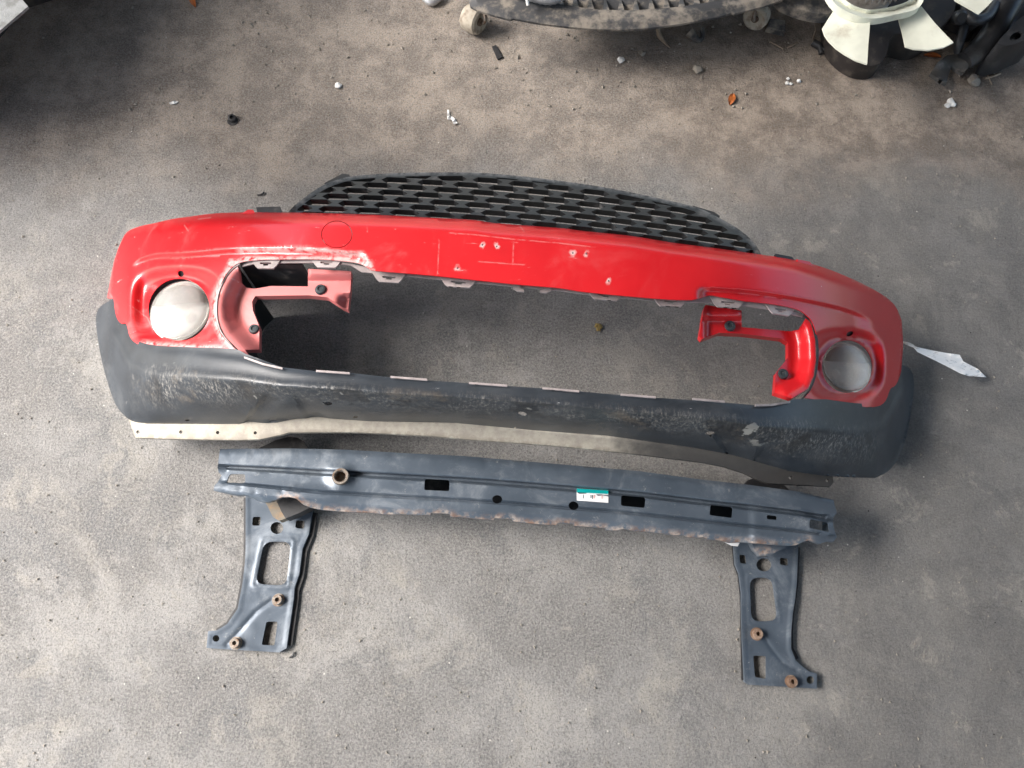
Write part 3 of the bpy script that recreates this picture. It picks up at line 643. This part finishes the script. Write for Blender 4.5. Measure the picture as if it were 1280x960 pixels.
def Zbeam(px, py):
    t = np.interp(px, bt[:, 0], bt[:, 1]); b = np.interp(px, BBm[:, 0], BBm[:, 1]); v = (py-t)/(b-t)
    bow = .010*(1-((px-655)/390)**2)
    z = .115+bow
    z = z+.004*sm((.35-v)/.03)-.011*sm((v-.345)/.02)*sm((.43-v)/.03)          # upper flange, groove
    z = z+.005*sm((v-.42)/.03)*sm((.70-v)/.03)                          # raised channel
    z = z-.005*sm((v-.69)/.02)*sm((.75-v)/.03)
    z = z-.012*sm((v-.86)/.16)                                           # lower flange falls away
    z = z-.006*sm((.06-v)/.06)
    z = z+.008*np.exp(-(np.hypot(px-425, (py-596)*1.1)/17)**4)
    z = z+.005*np.exp(-(np.hypot((px-400)/45, (py-617)/9))**4)
    z = z+.004*sm((px-935)/10)*sm((v-.3)/.1)-.006*sm((px-998)/20)*np.exp(-((v-.33-(px-1000)*.003)/.1)**2)
    z = z+.006*np.exp(-(np.hypot((px-955)/22, (py-677)/10))**4)
    for (sx, sy) in SPOTS: z = z-.0018*np.exp(-(np.hypot(px-sx, py-sy)/3.0)**2)
    z = z+np.array([.0004*noise.noise(Vector((a*.03, c*.06, 3))) for a, c in zip(px, py)])
    return z
SPOTS = [(287+29*i, 566+(i > 6)*.075*29*(i-6)+(0.6 if i % 2 else -.5)) for i in range(24)]+[(300, 610), (318, 617), (352, 614)]
bh = [[(531, 598.5), (562, 600), (561.5, 614), (530, 612.5)], [(776.5, 619), (807, 621.5), (806, 635), (776, 632)], [(888, 631), (916, 634), (915, 647.5), (887, 644)], [(958.5, 643.5), (971.5, 645), (971, 650), (958.5, 649)],
      [(1012.5, 648.5), (1035, 653), (1037, 665), (1011.5, 660)], [(287, 592.5), (306.5, 592.5), (306.5, 604), (283, 603)]]
bhr = [rounded(h, 3) for h in bh]+[circle(621.5, 624, 6.3, 16, 5.3), circle(717, 632, 6.3, 16, 5.5), circle(425.5, 596, 6.2, 16, 6.0), circle(752.0, 598.0, 6, 12, 1.8)]
bhr = bhr[:-1]
bw = lambda x, y: np.maximum(np.clip(1.25-dist(x, y, BEAM[20:-14])/6, 0, 1), .8*np.min([np.clip(np.abs(np.hypot(x-c[0], y-c[1])-c[2])/2.5, 0, 1) for c in ((621.5, 624, 7), (717, 632, 7))], axis=0)*0)
beam = patch('beam', BEAM, Zbeam, M['steel'], beam_root, holes=bhr, step=4, th=.003, skirt=lambda x, y: np.where(y < 600+.12*(x-640)+10, .055, .006), wear=bw, smooth=40,
    lines=[[(float(x), float(np.interp(x, bt[:, 0], bt[:, 1])*(1-v)+np.interp(x, BBm[:, 0], BBm[:, 1])*v)) for x in range(284, 1034, 10)] for v in (.315, .33, .345, .365, .40, .43, .45, .67, .69, .71, .735, .75, .86)])
patch('back_plate', [(315, 570), (430, 572), (640, 582), (870, 606), (990, 622), (990, 668), (870, 660), (640, 640), (440, 628), (315, 610)], .062, M['dark'], beam_root, step=30, th=.003)
z = .140; R = 10.5*mpp(425, 596, z)
lathe('tow_socket', [(R*.62, -.03), (R*.62, .004), (R*.75, .007), (R*.95, .007), (R*1.02, .003), (R*1.02, -.012)], W(426, 596, z-.006), M['nut'], beam_root, (.05, 0, 1))
# sticker
def surf(px, py, dz=0): return float(Zbeam(np.array([px], float), np.array([py], float))[0])+dz
ST = [(721, 610.5), (760.5, 613), (760.5, 628.5), (721, 625.5)]
st = patch('barcode_sticker', ST, lambda x, y: Zbeam(x, y)+.0012, M['label'], beam, step=5, th=.0006)
patch('teal_band', [(721.1, 610.6), (760.4, 613.1), (760.4, 617.6), (721.1, 615.2)], lambda x, y: Zbeam(x, y)+.0018, M['teal'], st, step=5, th=.0003)
def text(name, body, px, py, z, size, rot, mat, parent, ext=.0002):
    c = bpy.data.curves.new(name, 'FONT'); c.body = body; c.size = size; c.extrude = ext; c.align_x = 'CENTER'; c.align_y = 'CENTER'
    t = bpy.data.objects.new(name, c); COL.objects.link(t); bpy.context.view_layer.update()
    me = bpy.data.meshes.new_from_object(t.evaluated_get(bpy.context.evaluated_depsgraph_get())); COL.objects.unlink(t); bpy.data.objects.remove(t)
    Mx = Matrix.Translation(V(px, py, z))@Matrix.Rotation(rot, 4, 'Z')
    me.transform(Matrix.Translation(-root_origin(parent))@Mx); me.materials.clear(); me.materials.append(mat)
    o = bpy.data.objects.new(name, me); COL.objects.link(o); o.parent = parent; return o
text('printed_code', 'LCA01I8A', 739, 614.2, surf(739, 614)+.0026, .0062, -.065, M['ink'], st)
for x, hgt, k in ((729, 5, 'ink'), (738.5, 4, 'ink'), (740.6, 5, 'ink'), (742.8, 4, 'pink'), (752.6, 4, 'pink')):
    patch('printed_mark', [(x-.5, 618+(x-729)*.06), (x+.5, 618+(x-729)*.06), (x+.5, 618+hgt+(x-729)*.06), (x-.5, 618+hgt+(x-729)*.06)], lambda a, b: Zbeam(a, b)+.0018, M[k], st, step=5, th=.0003)
patch('paper_scrap', [(900, 675), (925, 678), (922, 683), (914, 682)], .075, M['label'], beam_root, step=8, th=.0005)
# brackets
def bracket(out, holes, z0, tabpoly, nuts, eyelet, rimside, lab, side_strips):
    O = out
    def Zk(x, y):
        d = dist(x, y, O, True); zz = z0+(.0008 if rimside[0][0] < 700 else .002)*sm((6-d)/3)
        big = dist(x, y, holes[3], True); zz = zz+.003*np.exp(-((big-3)/2.0)**2)*.5
        zz = zz-.0022*np.exp(-(dist(x, y, rimside)/2.6)**2)
        return zz+np.array([.0008*noise.noise(Vector((a*.05, b*.05, 1))) for a, b in zip(x, y)])
    p = patch('mounting_bracket', O, Zk, M['steel'], beam_root, lines=[rimside, offs(rimside, 2), offs(rimside, -2)], holes=[rounded(h, 11 if i == 3 else 2.5) if len(h) < 8 else h for i, h in enumerate(holes)], step=2.4, th=.003, skirt=.010,
        wear=lambda x, y: .8*np.clip(1.2-dist(x, y, [eyelet, eyelet])/9, 0, 1), smooth=40)
    p['label'] = lab
    for ln, wd in side_strips:  # thin dark strip along each long edge of the bracket
        patch('side_strip', ln+offs(ln, wd)[::-1], .006, M['dark'], p, step=4, th=.003)
    patch('upper_tab', tabpoly, z0+.035, M['dark'], p, step=5, th=.02)
    for (x, y) in nuts:
        R = 6.3*mpp(x, y, z0)
        lathe('weld_nut', [(R*1.25, -.001), (R*1.25, .0012), (R, .0015), (R, .010), (R*.9, .011), (R*.42, .011), (R*.42, .002), (0, .002)], W(x, y, z0+.001), M['rust'] if rimside[0][0] > 700 else M['nut'], p, n=20)
    return p, Zk
BL = [(307, 560), (307, 686), (306, 705), (303, 730), (297, 761), (284, 780), (271, 788), (260, 789), (258, 810), (271, 811), (349, 815.5), (358, 810), (367, 749), (368, 735), (374, 717), (378, 686), (386, 667), (391, 636), (392, 575)]
bl, _ = bracket(BL, [[(316, 646), (326, 646), (325, 657), (315, 657)], [(370, 650), (381, 651), (380, 661), (369, 660)], circle(346, 660, 8, 16, 7.5), [(330, 677), (364, 677), (358, 732), (319, 730)], [(333, 777), (347, 777), (343, 807), (327, 806)], circle(270, 798, 4.2, 12)],
    .012, [(324, 560), (345, 550), (361, 546), (372, 547), (380, 552), (386, 562), (386, 575), (324, 575)], [(348, 750), (295, 804)], (270, 798), [(283, 806), (300, 788), (320, 765), (340, 750)], 'left bracket of the beam, with grey weld nuts',
    [([(309, 622), (309, 686), (308, 705), (305, 730), (299, 761), (286, 781), (272, 790)], 4.5), ([(389, 640), (384, 668), (376, 688), (372, 719), (366, 737), (365, 750), (357, 806)], -8)])
patch('bent_gusset', [(328, 622), (347, 622), (352, 640), (357, 648), (349, 651), (341, 646), (334, 632)], .062, M['brown'], bl, step=4, th=.003, skirt=.02)
patch('crush_box', [(345, 600), (392, 605), (388, 634), (372, 642), (357, 648), (352, 640), (346, 627)], .070, M['dark'], bl, step=4, th=.003, skirt=.03)
BR = [(917, 640), (917, 680), (919, 705), (924, 717), (927, 740), (927, 758), (928, 799), (931, 852), (936, 856), (975, 858), (1021, 861), (1021, 842), (1011, 839), (1003, 833), (995, 826), (989, 811), (989, 790), (991, 767), (994, 748), (996, 730), (998, 680), (998, 645)]
br, _ = bracket(BR, [[(924, 693), (932, 694), (933, 705), (925, 704)], [(975, 697), (985, 698), (985, 707), (975, 706)], circle(955, 706, 9.5, 18, 8.2), [(937, 722), (965, 722), (972, 776), (939, 777)], [(941.5, 819.5), (957.5, 820), (957.5, 849), (943.5, 846)], circle(1013, 850, 5, 12)],
    .012, [(928, 608), (935, 600), (949, 596), (967, 599), (980, 606), (990, 616), (985, 628), (930, 620)], [(946, 792.5), (989, 852)], (1013, 850), [(953, 794), (965, 812), (978, 828), (995, 838)], 'right bracket of the beam, with rusty weld nuts',
    [([(919, 682), (921, 705), (926, 718), (929, 745), (931, 850)], 4), ([(995, 684), (993, 730), (988, 767), (986, 790), (987, 811), (994, 825)], -5)])
patch('bent_gusset', [(938, 676), (945, 674), (975, 676), (988, 681), (974, 688), (960, 695), (951, 694), (943, 686)], .085, M['steel'], br, step=3, th=.003, skirt=.02,
    wear=lambda x, y: np.clip(1.4-np.hypot((x-956)/14, (y-689)/6), 0, 1))
# ------------------------------------------------------------------ things along the top edge
dolly = thing('radiator_shroud', 'dusty curved black shroud of a radiator standing on small castors at the top', 'radiator shroud', tuple(W(760, -20, 0)))
SH = [(583, -12), (588, 8), (597, 13), (613, 18), (638, 24.5), (642, 23), (660, 26.5), (681, 30), (715, 34), (748, 36.5), (780, 37), (807, 35.5), (850, 30), (900, 20.5), (914, 16), (918, 17), (950, 9), (976, 1), (990, -8)]
SHi = [(978, -14), (930, -6), (891, 2), (849, 8.5), (793, 13), (748, 12), (709, 7), (680, 0), (664, -14)]
SHC = [(x, y-.5) for x, y in SH]
patch('shroud_band', SH+SHi, lambda x, y: .17-.010*np.clip(1-dist(x, y, SHC)/9, 0, 1), M['dusty'], dolly, step=5, th=.006, smooth=20)
patch('shroud_panel', [(640, -70), (655, -8), (680, 2), (709, 9), (748, 14), (793, 15), (849, 10.5), (891, 4), (930, -3), (985, -12), (1005, -70)], .125, M['dusty'], dolly, step=20, th=.004)
for i in range(16):                       # upright ribs like teeth behind the band
    x = 700+i*19.0; y = float(np.interp(x, [680, 709, 748, 793, 849, 891, 930, 978], [0, 7, 12, 13, 8.5, 2, -6, -14]))
    p0 = W(x-4, y+1.5, .168); p1 = W(x+5, y+1.5, .168); p2 = W(x-1.5, y-13, .128)
    vs = [p0, p1, W(x+.5, y-13, .128), p2]; vs = [tuple(v) for v in vs]+[(v[0], v[1], .124) for v in vs]
    link('rib', vs, [(0, 1, 2, 3), (4, 7, 6, 5), (0, 4, 5, 1), (1, 5, 6, 2), (2, 6, 7, 3), (3, 7, 4, 0)], M['dusty'], dolly, 0)
prism('radiator_core', [tuple(W(x, y, 0)[:2]) for x, y in ((650, -60), (668, 4), (940, 4), (990, -60))], .03, .12, M['shadowy'], dolly)
tube('silver_hose', [V(640, -16, .19), V(668, -6, .19), V(690, -3, .19), V(706, -12, .19), V(715, -24, .19)], .016, M['silver'], dolly, n=14, sub=8, corr=.08)
tube('hose_clip', [V(657, -10, .21), V(660, 7, .19)], .004, M['white'], dolly, n=8)
text('moulded_mark', 'Misa', 776, 33, .162, .016, .02, M['trim'], dolly, .0006)
def castor(px, py, r, wd, ax, label, lx):
    c = Vector(W(px, py, r)); c.z = r
    a = Vector(ax).normalized()
    ca = thing('castor_wheel', label, 'castor', (c.x, c.y, 0), 'castors under the radiator shroud')
    h = wd/2
    lathe('tyre', [(r*.55, -h*.8), (r*.8, -h), (r*.95, -h*.8), (r, -h*.3), (r, h*.3), (r*.95, h*.8), (r*.8, h), (r*.55, h*.8)], c, M['wheel'], ca, a, 26, jit=.0006)
    lathe('hub', [(0, -h*.9), (r*.54, -h*.9), (r*.54, h*.6), (r*.3, h*.6), (r*.28, h*1.0), (r*.12, h*1.0), (r*.1, h*1.15), (0, h*1.15)], c, M['wheelb'], ca, a, 20)
    top = c+Vector((lx, .03, .055)); q = a*h*1.3
    tube('fork', [c+q, c+q+Vector((lx*.3, .005, .015)), top], .0045, M['nut'], ca, n=6)
    tube('stem', [top-Vector((.01, 0, .01)), top+Vector((0, .01, .035))], .012, M['nut'], ca, n=8)
castor(592, 24, .036, .05, (.75, -.55, .12), 'cream castor wheel at the left end of the shroud, below its left corner', .02)
castor(946, 20, .034, .036, (-.45, -.8, .15), 'scuffed round castor wheel at the right end of the shroud', -.005)
blk = prism('rubber_block', [tuple(W(x, y, 0)[:2]) for x, y in ((956, 40), (979, 46), (980, 31), (960, 29))], .0005, .018, M['dusty'], None, .003); tag(blk, 'small dusty block beside the right castor', 'block')
# fan
fan = thing('cooling_fan', 'ivory plastic engine cooling fan with pointed blades, top right', 'fan', tuple(W(1090, -30, 0)))
FC = (1094, -52)
zr = .22; c0 = V(FC[0], FC[1], zr); Rr = 74*mpp(FC[0], 0, zr)
ringp = catmull([(1020, -60), (1028, -25), (1040, 0), (1058, 14), (1087, 23), (1120, 18), (1150, 8), (1158, -20), (1160, -60), (1150, -60), (1146, -20), (1138, -1), (1115, 8), (1087, 12), (1064, 5), (1049, -10), (1040, -30), (1034, -60)], 4)
patch('hub_ring', ringp, lambda x, y: zr-.018*np.exp(-((dist(x, y, [(1028, -60), (1036, -25), (1045, -4), (1061, 9.5), (1087, 17), (1118, 13), (1144, 4), (1152, -20), (1154, -60)]))/4)**2)+.006, M['fan'], fan, step=4, th=.02, smooth=50)
BLD = [([(1047, 6), (1040, 16), (1028, 35), (1031, 44), (1036, 51), (1045, 60), (1055, 67), (1069, 75), (1084, 80), (1085.5, 55), (1088, 26), (1070, 18)], (1, .02)),
       ([(1122, 18), (1128, 40), (1132, 58), (1142, 61), (1161, 62.5), (1180, 59), (1192, 53), (1184, 45), (1168, 28), (1152, 8), (1136, 14)], (1, .02)),
       ([(1190, -14), (1194, 0), (1210, 9), (1224, 17), (1234, 8), (1252, -12), (1268, -30), (1240, -50), (1192, -34)], (1, 0)),
       ([(1040, -10), (1015, -8), (985, -10), (975, -30), (985, -55), (1030, -50)], (1, 0))]
for i, (b, _) in enumerate(BLD):
    B = np.array(b); cx, cy = B.mean(0)
    patch('blade', catmull(b, 2, True) if i > 2 else b, lambda x, y, cx=cx, cy=cy: .195+.0004*(x-cx)-.0003*(y-cy), M['fan'], fan, step=5, th=.004, smooth=50)
cl = lathe('clutch_body', [(0, -.09), (.075, -.09), (.08, -.03), (.08, .0), (.05, .006), (0, .006)], V(1088, -34, .2), M['fin'], fan, (0, 0, 1), 32)
for i in range(44):
    a = 2*math.pi*i/44; p = V(1088, -34, .2); d = Vector((math.cos(a), math.sin(a), 0)); t = Vector((-d.y, d.x, 0))*.0016
    q = [p+d*.060-t, p+d*.060+t, p+d*.106+t, p+d*.106-t]
    vs = [v+Vector((0, 0, .003)) for v in q]+[v+Vector((0, 0, .035 if k < 2 else .026)) for k, v in enumerate(q)]
    link('cooling_fin', vs, [(0, 1, 5, 4), (1, 2, 6, 5), (2, 3, 7, 6), (3, 0, 4, 7), (4, 5, 6, 7)], M['fin'], fan, 0)
patch('pulley_rim', catmull([(972, -14), (976, 0), (990, 8), (1012, 15), (1036, 17), (1040, 6), (1030, -14)], 3, True), lambda x, y: .14-.0006*(y), M['dusty'], fan, step=6, th=.03, smooth=60)
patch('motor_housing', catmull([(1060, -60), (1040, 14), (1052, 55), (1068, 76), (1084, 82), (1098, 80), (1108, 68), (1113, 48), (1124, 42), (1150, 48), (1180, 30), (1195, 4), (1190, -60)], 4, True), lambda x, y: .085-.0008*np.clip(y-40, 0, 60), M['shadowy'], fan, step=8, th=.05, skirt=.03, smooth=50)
# black hoses and pipes
ht = thing('black_air_hose', 'black bent rubber hose with a torn flat end, in the top right corner', 'hose', tuple(W(1230, 60, 0)))
tube('hose_body', [V(1206, 76, .030), V(1222, 64, .042), V(1238, 46, .052), V(1250, 22, .07), V(1262, -4, .085), V(1275, -40, .10)], [.024, .030, .031, .033, .038, .045], M['hose'], ht, n=20, sub=6)
patch('torn_end', [(1163, 92), (1172, 78), (1184, 69), (1198, 67), (1206, 72), (1212, 82), (1204, 92), (1196, 88), (1190, 82), (1186, 92), (1183, 105), (1172, 98)], lambda x, y: .022+.006*np.sin((x-1163)*.16)+.006*np.cos(y*.25), M['rag'], ht, step=4, th=.004, skirt=.006, smooth=50)
tube('side_pipe', [V(1197, 66, .03), V(1199, 54, .05), V(1204, 36, .07), V(1208, 18, .08), V(1206, 0, .09)], [.010, .012, .012, .014, .012], M['hose'], ht, n=12)
scoop = patch('plastic_duct', catmull([(1248, 52), (1262, 36), (1276, 22), (1300, 8), (1310, 34), (1290, 46), (1272, 54), (1256, 57)], 3, True), lambda x, y: .11+.0004*(x-1248), M['hose'], None, holes=[circle(1270, 45, 9, 16, 4.5, -.5)], step=4, th=.006, skirt=.1, smooth=50)
tag(scoop, 'black plastic duct mouth beside the bent hose at the right edge', 'duct')
eng = thing('engine_block', 'dark oily engine lump in shade behind the fan blades', 'engine part', tuple(W(1230, -20, 0)))
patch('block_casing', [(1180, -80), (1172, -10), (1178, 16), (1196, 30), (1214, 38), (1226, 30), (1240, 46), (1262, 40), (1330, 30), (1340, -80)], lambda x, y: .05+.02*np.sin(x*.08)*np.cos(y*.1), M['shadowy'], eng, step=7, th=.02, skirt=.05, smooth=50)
lathe('drain_plug', [(.018, -.02), (.018, .012), (.012, .02), (0, .02)], W(1200, 22, .09), M['hose'], eng, (-.2, -.6, .6), 16)
tube('coolant_pipe', [V(1206, 10, .10), V(1215, 24, .10), V(1232, 22, .095), V(1244, 6, .09)], .014, M['hose'], eng, n=14)
# sensor plug with wire
sp = thing('wire_plug', 'small black sensor plug on a thin tan wire beside the left fan blade', 'plug', tuple(W(1022, 56, 0)))
tube('wire', [V(1018, 27, .004), V(1019.5, 38, .008), V(1017, 46, .006), V(1016, 53, .008)], .0016, M['twig'], sp, n=6)
tube('plug_body', [V(1016, 53, .010), V(1025, 58, .010)], .010, M['dark'], sp, n=8)
tube('plug_collar', [V(1024, 55, .012), V(1027, 67, .008)], .007, M['dark'], sp, n=8)
tube('plug_nose', [V(1026, 61, .010), V(1042, 66, .010), V(1052, 68, .008)], .006, M['hose'], sp, n=8)
# corner of the pale panel top left; unseen dark body added to cast shade
pc = thing('pale_panel_box', 'pale grey dusty panel corner jutting in at the top left', 'panel', tuple(W(-60, -40, 0)))
patch('top_panel', [(35, 8), (0, 38), (-90, 110), (-420, 60), (-300, -330), (-40, -120), (12, -20)], .72, M['canvas'], pc, step=30, th=.004, smooth=20)
b0 = [tuple(W(x, y, 0)[:2]) for x, y in ((190, -14), (90, -8), (30, 12), (-12, 62), (-60, 180), (-330, 250), (-320, -260), (-20, -200), (200, -120))]
prism('shade_body', b0, .0, .70, M['shadowy'], pc, .01)
# castor-like bit left of the shroud and twigs
ft = tube('metal_foot', [V(526, -14, .02), V(531, -4, .016), V(540, 3, .012), V(551, -6, .014)], [.014, .012, .010, .012], M['silver'], None, n=10); tag(ft, 'grey metal foot poking in at the top edge, left of the shroud', 'bracket foot')
rt = tube('torn_root', [V(822, 36, .02), V(824, 44, .012), V(831, 53, .006), V(838, 60, .003)], [.006, .007, .004, .0015], M['twig'], None, n=6); tag(rt, 'frayed pale strip hanging below the middle of the shroud', 'frayed strip')
rt = tube('hose_stub', [V(862, 40, .02), V(872, 50, .012), V(878, 46, .012), V(877, 34, .025)], [.014, .008, .006, .006], M['dusty'], None, n=8); tag(rt, 'dusty curled stub under the right half of the shroud', 'stub')
# ------------------------------------------------------------------ litter
def leaf(px, py, L, wdt, rot, label):
    c = V(px, py, 0); n_ = 9; vs = []; fs = []
    for i in range(n_):
        t = i/(n_-1); wv = wdt*math.sin(math.pi*min(1, t*.92+.04))**.8
        for s in (-1, 0, 1):
            vs.append(c+Matrix.Rotation(rot, 3, 'Z')@Vector(((t-.5)*L, s*wv, .001+.003*abs(s)+.004*math.sin(t*3))))
    for i in range(n_-1):
        for k in range(2): a = i*3+k; fs.append((a, a+1, a+4, a+3))
    n0 = len(vs); vs += [v-Vector((0, 0, .0012)) for v in vs]; fs += [tuple(j+n0 for j in f[::-1]) for f in fs]
    tag(link('dry_leaf', vs, fs, M['leaf'], None, 40), label, 'leaf', 'dry orange leaves')
leaf(914, 125, .038, .009, 1.25, 'orange dry leaf lying alone on the brown dirt above the grille')
leaf(1165, 71, .045, .008, -.15, 'orange dry leaf lying in shade below the right fan blade')
leaf(241, 2, .05, .008, -1.1, 'brown leaf tip at the top edge in the left shade')
nutb = thing('loose_nut', 'small black nut on the ground left of the grille', 'nut', tuple(W(291, 149, 0)))
lathe('nut_body', [(0, .0005), (.011, .0005), (.012, .004), (.011, .012), (.006, .013), (.0055, .008), (0, .008)], W(291, 149.5, 0), M['dark'], nutb, (.1, -.2, 1), 6, smooth=20)
lathe('washer', [(.006, .0003), (.014, .0003), (.014, .002), (.006, .002)], W(291, 151.5, 0), M['dark'], nutb, n=16, closed=True)
stp = link('rubber_strip', *(lambda P: ([tuple(p) for p in P]+[(p[0], p[1], .0005) for p in P], [(0, 1, 2, 3), (4, 7, 6, 5), (0, 4, 5, 1), (1, 5, 6, 2), (2, 6, 7, 3), (3, 7, 4, 0)]))([W(615, 58, .005), W(620, 56, .005), W(628, 71, .006), W(622, 74, .005)]), M['dark'], None, 0)
tag(stp, 'short flat black strip on the dirt below the left castor', 'rubber strip')
STN = [(1216, 104, .017, 'stone', 'tan pebble near the torn end of the black hose'), (548, 19, .006, 'stone', None), (802, 68, .009, 'stone', 'little grey cube of grit below the middle of the shroud'), (776, 76, .010, 'white', 'small whitish stone below the shroud'), (871, 88, .013, 'stone', 'crumbly tan clod right of the whitish stone'),
       (423, 108, .009, 'white', 'pale chip on the ground above the left half of the grille')]
for i, (x, y, s, mt, lab) in enumerate(STN):
    if lab: tag(rock('pebble', x, y, s, M[mt], seed=i), lab, 'pebble', 'pebbles on the dirt')
for i, (x, y, s, lab) in enumerate([(1186, 131, .012, 'bright white bead cluster on the dirt at the right'), (988, 104, .006, 'small group of white beads on the dirt between the fan and the leaf')]):
    pr = thing('white_crumbs', lab, 'crumbs', tuple(W(x, y, 0)), 'white crumbs')
    for k, (dx, dy) in enumerate(((-3, 2), (1, -2), (4, 1)) if i == 0 else ((-3.5, -5), (-4.5, 1), (0, 1.5), (10, -2))):
        rock('crumb', x+dx, y+dy, s*(.7 if i == 0 else .8)*(.9+.25*(k % 2)), M['white'], parent=pr, seed=k+9, flat=.7)
def flake(px, py, pts, mat, z=.004):
    P = [(px+a, py+b) for a, b in pts]
    return patch('paper_flake', P, lambda x, y: z+.003*np.sin(x*.9)+.002*np.cos(y*1.1), M[mat], None, step=3, th=.0008, smooth=20)
tag(flake(564, 146, [(-5, -9), (-3, -9), (-2, -2), (5, 2), (8, 8), (3, 9), (1, 4), (-5, 3)], 'white'), 'curled white scrap on the ground above the middle of the grille', 'scrap')
tag(flake(1146, 434, [(-1, 0), (2, 1)], 'white') if False else flake(218, 127.5, [(-7, 1), (0, -2), (5, -1), (2, 2), (-5, 3)], 'white'), 'small white scrap on the ground in the upper left', 'scrap')
ys = thing('mustard_scrap', 'crumpled mustard scrap on the ground seen through the bumper opening', 'scrap', tuple(W(747, 409, 0)))
rock('scrap_lump', 747, 409, .009, M['yellow'], parent=ys, seed=4, rough=.9, flat=.7)
tube('scrap_stalk', [V(744, 408, .008), V(748, 405, .014), V(750, 414, .003)], .0014, M['yellow'], ys, n=5)
for (a, b, c, lab) in [((322, 244), (330, 240), .0022, 'short dark twig just above the left end of the bumper'), ((362, 822), (367, 815), .0018, 'black twig below the left bracket foot')]:
    m_ = ((a[0]+b[0])/2+1.5, (a[1]+b[1])/2+1)
    tag(tube('twig', [V(*a, .003), V(*m_, .004), V(*b, .003)], c, M['dark'], None, n=5), lab, 'twig')
for (a, m_, b, r, lab) in [((962, 52), (972, 57), (979, 61), .0016, 'pale straw between the castor and the wire plug'), ((1230, 80), (1234, 92), (1240, 106), .0018, 'bent straw beside the pebble at the right'), ((1232, 98), (1240, 96), (1250, 92), .0035, 'dry leaf stalk right of the bent straw'), ((984, 60), (990, 57), (997, 53), .0022, 'short dry straw left of the wire plug')]:
    tag(tube('straw', [V(*a, .003), V(*m_, .006), V(*b, .003)], r, M['twig'], None, n=5), lab, 'straw')
# grit: uncountable fine stones, more of them on the dirt at the top
vs = []; fs = []; ico = [Vector(v).normalized() for v in ((1, 0, .2), (-.3, .9, .3), (-.6, -.7, .2), (.1, 0, 1), (.2, .1, -1))]
icf = [(0, 1, 3), (1, 2, 3), (2, 0, 3), (1, 0, 4), (2, 1, 4), (0, 2, 4)]
for i in range(5200):
    px, py = random.uniform(-60, 1340), (random.uniform(-20, 980) if i % 3 else random.triangular(-20, 330, 20))
    s = (.0006+.0034*random.random()**5)*(1.5 if py < 140 else 1); c = V(px, py, s*.4); a = random.uniform(0, 6.3)
    R_ = Matrix.Rotation(a, 3, 'Z'); b = len(vs)
    vs += [c+R_@Vector((v.x*s*random.uniform(.7, 1.4), v.y*s*random.uniform(.7, 1.3), v.z*s*.7)) for v in ico]; fs += [tuple(b+j for j in f) for f in icf]
gt = link('grit', vs, fs, M['stone'], None, 0); gt['kind'] = 'stuff'; gt['label'] = 'fine grit scattered over the concrete'
